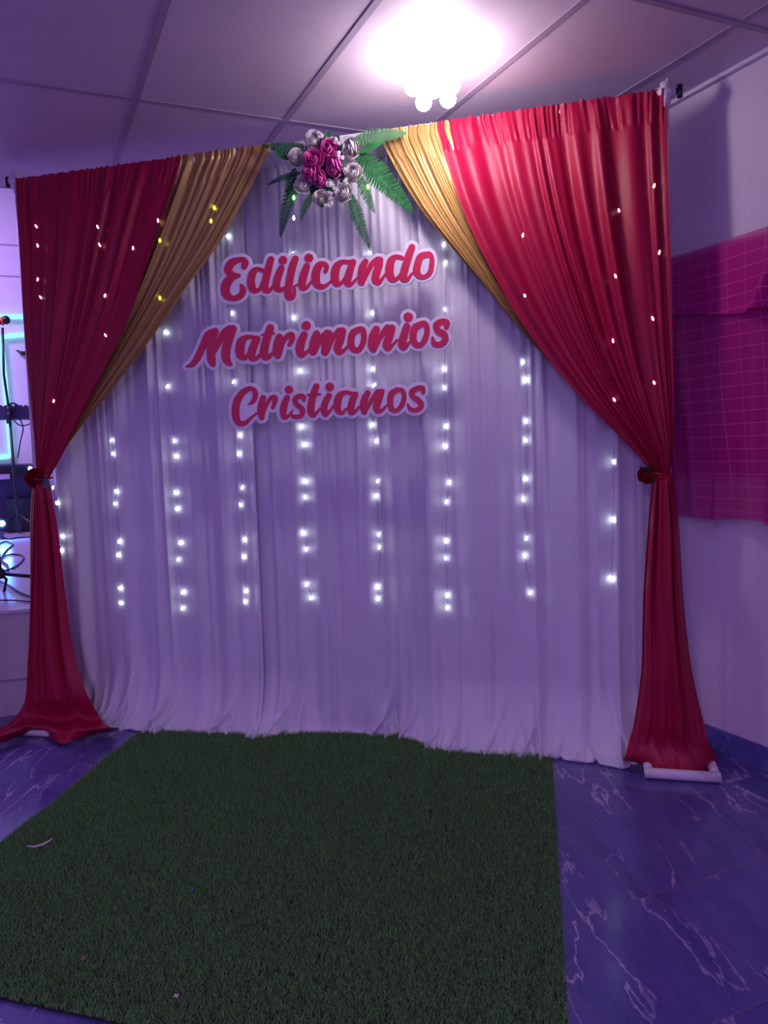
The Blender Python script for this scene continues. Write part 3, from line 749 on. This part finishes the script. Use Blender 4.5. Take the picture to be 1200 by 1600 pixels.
def rose_mesh(r, seed, layers=((2, .26, 22), (3, .40, 40), (3, .56, 52), (4, .73, 63), (5, .89, 76), (6, 1.05, 92))):
    """a rose of overlapping petal shells, opening towards local -y, centred at the origin"""
    rr = random.Random(seed); bm = MB(); nl = len(layers)
    for li, (n, R_, th) in enumerate(layers):
        ph = rr.random()*6; out = li/(nl-1)
        for k_ in range(n):
            a0 = ph+2*PI*k_/n+rr.uniform(-.15, .15); P = np.zeros((10, 11, 3)); t1 = math.radians(th+rr.uniform(-5, 5)); R0 = R_*rr.uniform(.95, 1.04)
            for i in range(10):
                v = i/9
                for j in range(11):
                    s = (j-5)/5; ang = a0+s*PI/n*1.35
                    top = t1+math.radians(34)*abs(s)**2.6
                    pol = math.radians(150)*(1-v)+top*v
                    rad = R0+.05*s*(1 if li % 2 else -1)+(.16+.08*out)*max(0, v-.72)*3.6*.7
                    P[i, j] = (r*rad*math.sin(pol)*math.cos(ang), -r*rad*math.cos(pol)*(1.35-.45*out), r*rad*math.sin(pol)*math.sin(ang))
            bm.grid(P)
    return bm
def mesh_only(bm, m):
    o = bm.build('rose', m); me = o.data; bpy.data.objects.remove(o); return me
FY = -0.10
fa = empty('floral_arrangement', bk(515, 235, -.03), 'arrangement of pink and cream roses with fern fronds on top of the backdrop', 'flower arrangement')
RP = [mesh_only(rose_mesh(1, s), M_PINK) for s in (1, 2)]; RC = [mesh_only(rose_mesh(1, s), M_CREAM) for s in (3, 4)]
def put_rose(px, py, Y, rpx, me, tilt, name='rose', lab=None):
    p = bk(px, py, Y); sc = rpx*(p-CAM) @ CF/FPX
    o = bpy.data.objects.new(name, me); COL.objects.link(o); o.parent = fa
    o.location = Vector(p)-fa.location; o.scale = (sc, sc, sc); o.rotation_euler = tilt
    if lab: o['label'] = lab
    return o
for i, (px, py, rp) in enumerate([(512, 231, 11), (490, 248, 13), (520, 260, 12.5), (485, 268, 11), (499, 279, 10.5)]):
    put_rose(px, py, -.115-.006*(i % 2), rp*1.12, RP[i % 2], (random.uniform(.0, .5), random.uniform(0, 6), random.uniform(-.5, .5)), 'pink_rose', 'pink rose')
for i, (px, py, rp) in enumerate([(490, 217, 12), (546, 231, 13), (464, 246, 11), (551, 269, 12), (536, 300, 12), (503, 309, 11), (474, 287, 12)]):
    put_rose(px, py, -.095-.006*(i % 2), rp*1.1, RC[i % 2], (random.uniform(-.1, .5), random.uniform(0, 6), random.uniform(-.5, .5)), 'cream_rose', 'cream white rose')
fi = MB()
for cx, cy, n, sp in [(530, 243, 7, 7), (517, 287, 9, 8), (511, 321, 6, 7), (526, 219, 4, 5), (500, 212, 5, 5), (517, 306, 5, 5), (538, 284, 4, 4)]:
    for _ in range(n):
        p = bk(cx+random.uniform(-sp, sp), cy+random.uniform(-sp, sp), -.10-random.uniform(0, .02)); c = Vector(p)
        for a in range(5):
            an = a*2*PI/5; q = c+Vector((math.cos(an)*.005, 0, math.sin(an)*.005))
            fi.ball(q, .0036, 6, .7)
        fi.ball(c+Vector((0, -.002, 0)), .003, 6)
o = fi.build('small_blossoms', M_CREAM, fa); o['kind'] = 'stuff'
fd = MB()
for _ in range(46):                                   # dark leaves filling behind the roses
    an = random.uniform(0, 2*PI); r0 = random.uniform(0, 22); p = bk(512+r0*math.cos(an)*1.2, 262+r0*math.sin(an)*1.8, -.06-random.uniform(0, .03)); q = Vector(p)+Vector((math.cos(an)*.05, random.uniform(-.02, .01), -math.sin(an)*.05))
    leaf_mesh(fd, p, q, random.uniform(.010, .018))
o = fd.build('foliage', M_DARKFERN, fa); o['kind'] = 'stuff'
ferns = [((556, 236), (646, 332), 22, 24, M_FERN, -.075, -.10, 1), ((560, 272), (586, 334), 11, 14, M_FERN, -.08, -.10, 2), ((546, 302), (578, 388), 13, 17, M_FERN, -.08, -.07, 3),
         ((464, 276), (438, 371), 14, 18, M_DARKFERN, -.08, -.07, 4), ((490, 300), (470, 345), 8, 10, M_FERN, -.08, -.09, 5), ((548, 222), (636, 208), 15, 22, M_LEAF, -.07, -.05, 6),
         ((500, 240), (410, 228), 12, 18, M_FERN, -.07, -.05, 7), ((470, 270), (418, 289), 5, 10, M_DARKFERN, -.08, -.08, 8), ((462, 262), (448, 312), 10, 12, M_DARKFERN, -.075, -.08, 9)]
for (a, c, w_, n, m, y0, y1, sd_) in ferns:
    bm = MB(); fern_mesh(bm, bk(*a, y0), bk(*c, y1), w_/393, n, .015, seed=sd_, gap=.66 if sd_ in (1, 6) else .50)
    bm.build('fern_frond', m, fa)
for a, c, w_, m in [((520, 250), (545, 262), .014, M_LEAF), ((452, 250), (430, 236), .012, M_FERN), ((500, 325), (512, 312), .012, M_LEAF), ((560, 240), (600, 222), .013, M_FERN), ((515, 215), (512, 203), .010, M_FERN)]:
    bm = MB(); leaf_mesh(bm, bk(*a, -.09), bk(*c, -.10), w_); bm.build('leaf', m, fa)
t_ = empty('string_light', bk(459, 300, -.03), 'green and white LED lights glowing between the fern fronds', 'string light')
pp = []
for (px, py), me in (((459, 309), LEDG), ((459, 341), LEDM), ((575, 292), LEDG)):
    p = Vector(bk(px, py, -.115 if px > 500 else -.10)); o = bpy.data.objects.new('bulb', me); COL.objects.link(o); o.parent = t_; o.location = p-t_.location; pp.append(p+Vector((0, .004, 0)))
MB().tube([pp[1], pp[0], Vector(bk(500, 285, -.07)), Vector(bk(540, 280, -.07)), pp[2]], .0009, 5).build('cord', M_CORD, t_)

# tieback roses
def tieback(px, py, rpx, bx, by, bw, label, leafm, leaves, roseoff):
    base = Vector(bk(bx, by, YR-.03)); t_ = empty('rose_tieback', base, label, 'curtain tieback', 'rose tiebacks')
    bm = MB(); pts = []
    for i in range(25):
        a = 2*PI*i/24; pts.append(base+Vector((math.cos(a)*bw, math.sin(a)*.055, .004*math.sin(2*a))))
    bm.tube(pts, .004, 6, False).build('band', M_RED, t_)
    p = bk(px, py, roseoff); me = mesh_only(rose_mesh(1, 9), M_REDROSE)
    o = bpy.data.objects.new('rose', me); COL.objects.link(o); o.parent = t_; sc = rpx*(p-CAM) @ CF/FPX
    o.location = Vector(p)-t_.location; o.scale = (sc,)*3; o.rotation_euler = (-.3, .4, .2); o['label'] = 'red rose'
    for a, c, w_ in leaves:
        bm = MB(); leaf_mesh(bm, bk(*a, roseoff+.01), bk(*c, roseoff-.005), w_); bm.build('leaf', leafm, t_)
    MB().tube([Vector(p)+Vector((0, .015, 0)), base+Vector((0, -.05, 0))], .0025, 6).build('stem', leafm, t_)
tieback(1010, 742, 12, 1034, 741, .036, 'red rose tieback with thin dark leaves holding right red curtain', M_DARKFERN,
        [((1022, 737), (996, 728), .004), ((1024, 741), (1006, 729), .004), ((1026, 747), (1016, 757), .004), ((1020, 733), (1012, 726), .003)], -.10)
tieback(55, 746, 14, 67, 748, .028, 'red rose tieback with grey-green leaves holding left red curtain', M_GREYLEAF,
        [((62, 752), (82, 764), .014), ((66, 750), (78, 752), .012), ((58, 756), (64, 772), .013), ((70, 748), (76, 741), .007)], -.10)

# ================================================================== CEILING LAMP
LP = Vector(fl(681, 84, 2.57))
lt = empty('ceiling_lamp', LP, 'white ceiling lamp with clustered glowing bulbs above the right gold curtain', 'lamp')
MB().lathe(LP+Vector((0, 0, -.022)), [(.045, 0), (.05, .006), (.05, .022)], 28).build('lamp_base', M_LAMPBODY, lt)
MB().lathe(LP+Vector((0, 0, -.055)), [(.02, -.03), (.022, -.01), (.022, .034)], 20).build('socket', M_LAMPBODY, lt)
LY = float(LP.y)-.02
for px, py, r in [(668, 108, .033), (702, 108, .034), (646, 138, .026), (704, 132, .034), (675, 135, .040), (662, 160, .028), (700, 155, .028), (642, 137, .022), (684, 122, .034)]:
    p = Vector(bk(px, py, LY + random.uniform(-.03, .03)))
    c = LP+Vector((0, 0, -.05))
    d = (p-c); bm = MB(); bm.ball((0, 0, 0), r, 16)
    o = bm.build('bulb', G_LAMP, None); o.parent = lt; o.location = p-lt.location

# ================================================================== TURF MAT
CN = [(-.905, .10), (.925, .10), (1.052, -1.79), (-.69, -1.70)]       # back left, back right, near right, near left
tm = empty('artificial_grass_mat', (0, 0, 0), 'dark green artificial grass mat lying on the tiles before the backdrop', 'mat')
def quad(s, t):                        # s across 0..1, t back->near
    s = np.asarray(s); t = np.asarray(t)
    x = (1-t)*((1-s)*CN[0][0]+s*CN[1][0])+t*((1-s)*CN[3][0]+s*CN[2][0])
    y = (1-t)*((1-s)*CN[0][1]+s*CN[1][1])+t*((1-s)*CN[3][1]+s*CN[2][1])
    wob = .007*np.sin(t*15+1)+.003*np.sin(t*41)
    x = x + wob*(1-s)**6
    return x, y
n = 60; tt = np.linspace(0, 1, n); xs0, ys0 = quad(np.zeros(n), tt); xs1, ys1 = quad(np.ones(n), tt)
P = np.zeros((n, 4, 3)); 
for c, (xx, yy, z) in enumerate([(xs0, ys0, .001), (xs0, ys0, .006), (xs1, ys1, .006), (xs1, ys1, .001)]): P[:, c, 0] = xx; P[:, c, 1] = yy; P[:, c, 2] = z
bm = MB().grid(P, False); bm.f.append((0, 1, 2, 3)); bm.sm.append(False); bm.f.append(((n-1)*4+3, (n-1)*4+2, (n-1)*4+1, (n-1)*4)); bm.sm.append(False)
bm.build('backing', M_MAT, tm)
NB = 330000
rs = np.random.RandomState(5)
s = rs.rand(NB); t = rs.rand(NB); bx_, by_ = quad(s, t)
an = rs.rand(NB)*2*PI; h = rs.uniform(.009, .018, NB); lean = rs.uniform(.1, 1.1, NB)*h; wdt = rs.uniform(.0009, .0017, NB); la = rs.rand(NB)*2*PI
co = np.zeros((NB, 3, 3), np.float32)
co[:, 0, 0] = bx_-np.cos(an)*wdt; co[:, 0, 1] = by_-np.sin(an)*wdt; co[:, 0, 2] = .005
co[:, 1, 0] = bx_+np.cos(an)*wdt; co[:, 1, 1] = by_+np.sin(an)*wdt; co[:, 1, 2] = .005
co[:, 2, 0] = bx_+np.cos(la)*lean; co[:, 2, 1] = by_+np.sin(la)*lean; co[:, 2, 2] = .005+h
me = bpy.data.meshes.new('grass_pile'); me.vertices.add(NB*3); me.vertices.foreach_set('co', co.ravel())
me.loops.add(NB*3); me.loops.foreach_set('vertex_index', np.arange(NB*3, dtype=np.int32))
me.polygons.add(NB); me.polygons.foreach_set('loop_start', np.arange(0, NB*3, 3, dtype=np.int32))
me.update(calc_edges=True); me.materials.append(M_TURF)
o = bpy.data.objects.new('grass_pile', me); COL.objects.link(o); o.parent = tm; o['kind'] = 'stuff'

# litter on the mat
bm = MB(); pts = [fl(x, y, .024) for x, y in ((42, 1322), (54, 1323), (66, 1320), (76, 1315), (82, 1310))]
bm.tube(pts, [.002, .0035, .004, .004, .002], 6)
tag(bm.build('paper_strip', M_SCRAP), 'thin curved pale strip lying on the left side of the grass mat', 'scrap')
for px, py, m, sz, lab in [(300, 1391, M_BLUESCRAP, .004, 'tiny blue scrap lying in the middle left of the grass mat'), (131, 1497, M_BROWN, .008, 'small brown dry scrap on the lower left of the grass mat'),
                           (275, 1556, M_SCRAP, .006, 'small pale scrap on the grass mat near the bottom edge')]:
    c = fl(px, py, .022); bm = MB(); P = np.zeros((4, 4, 3))
    for i in range(4):
        for j in range(4): P[i, j] = (c[0]+(i-1.5)*sz*.6+random.uniform(-.2, .2)*sz, c[1]+(j-1.5)*sz*.6, c[2]+random.uniform(-.2, .3)*sz)
    bm.grid(P); P2 = P.copy(); P2[:, :, 2] -= .0012; bm.grid(P2[::-1])
    tag(bm.build('scrap', m), lab, 'scrap')

# ================================================================== MAGENTA WINDOW CURTAIN on the right wall
wc = empty('window_curtain', room(1.29, -1.0, 1.95), 'sheer checked magenta window curtain with a short valance on the right wall', 'curtain')
def wall_cloth(name, s0, s1, ztop, zbot, X, amp, nf, seed, ns, nz, zbfun=None, slant=0.):
    u = np.linspace(0, 1, ns); v = np.linspace(0, 1, nz); F = pleats(seed, u, v, nf)
    P = np.zeros((nz, ns, 3)); UV = np.zeros((nz, ns, 2))
    for j in range(nz):
        for i in range(ns):
            zb = zbfun(u[i]) if zbfun else zbot
            z = ztop+(zb-ztop)*v[j]; sy = s0+(s1-s0)*u[i]+slant*v[j]
            a = amp*(.35+.65*v[j])
            g_ = (u[i]*nf*1.1+.35*v[j]+.21*math.sin(u[i]*9)) % 1.0
            P[j, i] = room(X-a*((F[j, i]+1)*.3+.9*math.exp(-((g_-.5)/.11)**2)*(.3+.7*v[j])), sy, z)
            UV[j, i] = (u[i]*(s1-s0)*1.25, z)
    o = MB().grid(P).build(name, M_ORG, wc)
    uvl = o.data.uv_layers.new(name='cloth'); idx = np.zeros(len(o.data.loops), np.int32); o.data.loops.foreach_get('vertex_index', idx)
    uvl.data.foreach_set('uv', UV.reshape(-1, 2)[idx].ravel())
    return o
wall_cloth('curtain_panel', -0.20, -2.0, 1.945, .925, 1.285, .075, 8, 131, 240, 60, lambda u: .932-.006*math.sin(u*26), -.10)
wall_cloth('valance', -0.18, -2.02, 1.955, 1.7, 1.258, .055, 6, 141, 240, 24, lambda u: 1.70-.022*math.sin(u*15+.5), -.02)
MB().tube([room(1.285, -0.1, 1.948), room(1.285, -2.1, 1.948)], .008, 8).build('curtain_rod', M_TBAR, wc)

# ================================================================== THE STAGE AT THE LEFT
SZ = 0.52
def sp(px, py, Y): return Vector(rwy(px, py, Y))
# neon tubes on the stage wall
YN = 6.45
def neon(pts, lab, m=G_NEON):
    P_ = [sp(*p, YN) for p in pts]
    e = empty('neon_tube', P_[0], lab, 'neon light', 'neon tubes on the stage wall')
    MB().tube(P_, .027, 8).build('glass_tube', m, e)
    for p in P_[1:-1:2]:
        MB().tube([p, p+Vector(room(0, .03, 0))], .012, 6).build('wall_clip', M_BLACK, e)
neon([(110, 519), (38, 523), (14, 525), (4, 526), (2, 530), (3, 545), (8, 600), (12, 645), (17, 705), (16, 711), (12, 713), (0, 714), (-40, 715)], 'stepped blue-white neon tube on the stage wall, running down behind the mic stand')
neon([(110, 493), (60, 495), (12, 495), (-30, 495)], 'straight blue-white neon tube above the stepped one on the stage wall')
# small dark bracket on the wall
bp = sp(34, 552, 6.45); bm = MB(); bm.tube([bp+Vector(room(-.05, 0, .03)), bp, bp+Vector(room(.06, 0, 0))], [.008, .022, .028], 8)
bm.tube([bp, bp+Vector(room(0, .05, 0))], .012, 6); tag(bm.build('wall_bracket', M_BLACK), 'small dark bracket on the stage wall beside the red curtain edge', 'bracket')
# keyboard on its stand (crosses behind the mic stand)
kp = sp(0, 645, 5.6); ks = empty('keyboard', kp, 'dark keyboard slab standing across the back of the stage', 'keyboard')
a_ = sp(-60, 642, 5.6); c_ = sp(75, 650, 5.6)
def rbox(bm, p0, p1, y0, y1, z0, z1):      # box between two points in room axes
    rx = lambda p: p.x*math.cos(RA)+p.y*math.sin(RA)
    x0, x1 = sorted((rx(p0), rx(p1)))
    vs = [room(x, y, z) for z in (z0, z1) for x, y in ((x0, y0), (x1, y0), (x1, y1), (x0, y1))]
    return bm.add(vs, [(3,2,1,0),(4,5,6,7),(0,1,5,4),(1,2,6,5),(2,3,7,6),(3,0,4,7)])
zk = sp(20, 655, 5.6).z; zk2 = sp(20, 636, 5.6).z
rbox(MB(), a_, c_, 5.5, 5.8, zk, zk2).build('keyboard_body', M_AMP, ks)
bm = MB()
for x in np.arange(-1.75, -.85, .045): rbox(bm, Vector(room(x, 0, 0)), Vector(room(x+.03, 0, 0)), 5.505, 5.6, zk2, zk2+.012)
bm.build('keys', M_BLACK, ks)
bm = MB()
for X in (-1.6, -.95):
    bm.tube([room(X, 5.55, SZ), room(X, 5.75, zk)], .018, 8)
    bm.tube([room(X, 5.75, SZ), room(X, 5.55, zk)], .018, 8)
bm.build('keyboard_stand', M_BLACK, ks)
# amplifier
am = empty('amplifier', room(-1.25, 6.3, SZ), 'dark amplifier box with a pale badge standing against the stage wall', 'amplifier')
p0, p1 = sp(-45, 725, 6.1), sp(62, 725, 6.1)
rbox(MB(), p0, p1, 6.1, 6.44, SZ+.004, sp(20, 727, 6.1).z).build('cabinet', M_AMP, am)
rbox(MB(), p0, p1, 6.085, 6.1, sp(20, 745, 6.1).z, sp(20, 731, 6.1).z).build('control_panel', M_BLACK, am)
rbox(MB(), sp(-6, 740, 6.08), sp(15, 740, 6.08), 6.075, 6.085, sp(5, 749, 6.08).z, sp(5, 741, 6.08).z).build('badge', M_BADGE, am)
MB().ball(sp(47, 732, 6.07), .022, 10).build('indicator_light', G_BLUELED, am)['label'] = 'glowing blue indicator light'
bm = MB()
for i in range(6): bm.lathe(sp(8+i*7, 735, 6.085), [(.012, 0), (.010, .02)], 8, room(0, -1, 0))
bm.build('knob', M_BLACK, am)
bx2 = empty('floor_monitor', room(-1.2, 5.95, SZ), 'low black speaker box lying on the stage before the amplifier', 'speaker')
rbox(MB(), sp(8, 800, 5.47), sp(62, 800, 5.47), 5.95, 6.07, SZ+.004, sp(30, 782, 5.47).z).build('speaker_body', M_BLACK, bx2)
# mic stand with a tripod base
mb = Vector(fl(27, 838, SZ)); YM = -mb.x*math.sin(RA)+mb.y*math.cos(RA)
ms = empty('microphone_stand', mb, 'black tripod microphone stand in front of the dark amplifier', 'microphone stand')
top = sp(14, 640, YM); hub = sp(27, 803, YM)
MB().tube([mb+Vector((0, 0, .06)), hub, top], [.017, .016, .012], 10).build('pole', M_BLACK, ms)
for dx, dy in ((-.30, -.1), (.28, -.12), (.02, .3)):
    MB().tube([hub, mb+Vector(room(dx, dy, .012))], .012, 8).build('leg', M_BLACK, ms)
bm = MB(); bm.ball(top, .035, 10); bm.tube([top, sp(14, 662, YM)], .024, 8); bm.build('clamp', M_BLACK, ms)
boom = sp(4, 512, YM); MB().tube([top, sp(6, 585, YM), boom], .012, 8).build('boom_arm', M_BLACK, ms)
mc = empty('microphone', boom, 'black microphone with an orange ring at the top of the stand', 'microphone')
tipm = sp(9, 500, YM); tail = sp(-10, 503, YM)
MB().tube([tail, sp(2, 502, YM)], [.022, .03], 12).build('microphone_body', M_BLACK, mc)
MB().tube([sp(1, 502, YM), sp(5, 501.5, YM)], .040, 14).build('ring', M_MICRED, mc)['label'] = 'orange red ring'
MB().ball(tipm, .042, 14).build('grille', M_BLACK, mc)
# blue spotlight on the stage floor
sl = Vector(fl(2, 838, SZ)); e = empty('stage_spotlight', sl, 'round stage spotlight glowing blue at the foot of the amplifier', 'spotlight')
c = sp(3, 818, YM-.3); dr = Vector(room(.15, -1, .1)).normalized()
MB().lathe(c, [(.04, -.08), (.05, -.07), (.055, 0)], 18, dr).build('housing', M_BLACK, e)
MB().lathe(c+dr*.002, [(.030, 0), (.030, .006)], 18, dr).build('lens', G_SPOT, e)
MB().tube([c-dr*.05, Vector((c.x, c.y, SZ))-dr*.05], .015, 8).build('bracket', M_BLACK, e)
lamp('spotlight_beam', 'POINT', c+dr*.10, (.05, .25, 1), 9, .05)
lamp('floor_wash_light', 'SPOT', room(-1.45, 3.4, 2.2), (.02, .35, 1), 60, .05)
bpy.data.objects['floor_wash_light'].rotation_euler = (0, 0, 0); bpy.data.lights['floor_wash_light'].spot_size = .30
# nearer stand foot: black bar, hub, caster
YF = 2.4
p = Vector(fl(0, 925, SZ)); YF = -p.x*math.sin(RA)+p.y*math.cos(RA)
e = empty('stand_base', (p.x, p.y, SZ), 'black wheeled stand base near the front of the stage', 'stand')
h0 = sp(0, 896, YF)
MB().tube([h0, sp(70, 903, YF)], .010, 8).build('base_arm', M_BLACK, e)
MB().ball(h0, .032, 12).build('hub', M_BLACK, e)
MB().tube([h0, sp(10, 905, YF), sp(7, 922, YF), sp(4, 930, YF)], .008, 8).build('base_arm', M_BLACK, e)
w_ = sp(5, 931, YF); MB().lathe(w_, [(.016, -.01), (.020, -.006), (.020, .006), (.016, .01)], 14, room(.6, .8, 0)).build('caster', M_BLACK, e)
MB().tube([h0, sp(-20, 700, YF)], .012, 8).build('pole', M_BLACK, e)
# cables
def cable(pts, r, lab, flat=True):
    P_ = catmull(pts, 50); 
    tag(MB().tube([Vector(q) for q in P_], r, 6).build('cable', M_CABLE), lab, 'cable', 'cables on the stage')
F_ = lambda *q: [fl(x, y, SZ+.008) for x, y in q]
cable(F_((0, 872), (18, 866), (34, 868), (36, 874), (26, 884), (14, 890), (-10, 896)), .007, 'black cable looping on the stage near the cyan light patch')
cable(F_((-5, 838), (14, 842), (30, 840), (60, 838)), .009, 'black cable running straight across below the microphone stand')
cable(F_((-10, 905), (12, 914), (30, 925), (48, 932), (80, 936)), .006, 'dark cable sloping right across the front of the stage')
cable(F_((-10, 938), (20, 938), (48, 940), (80, 940)), .005, 'dark cable lying along the front edge of the stage')
cable(F_((-6, 852), (8, 846), (20, 850), (10, 860), (2, 874), (12, 884), (12, 892)), .007, 'tangled black cable beside the black wheeled stand base')
cable([sp(30, 652, 5.47), sp(36, 668, 5.47), sp(32, 690, 5.47), sp(28, 715, 5.47)], .006, 'thin cable hanging down from the keyboard in front of the wall')
cable([sp(20, 655, 5.47), sp(30, 664, 5.47), sp(42, 664, 5.47), sp(60, 655, 5.47)], .006, 'cable sagging in a shallow loop under the keyboard')
cable([sp(10, 636, 5.47), sp(20, 630, 5.47), sp(32, 636, 5.47), sp(44, 640, 5.47), sp(60, 638, 5.47)], .009, 'cable bundle lying over the top of the keyboard')
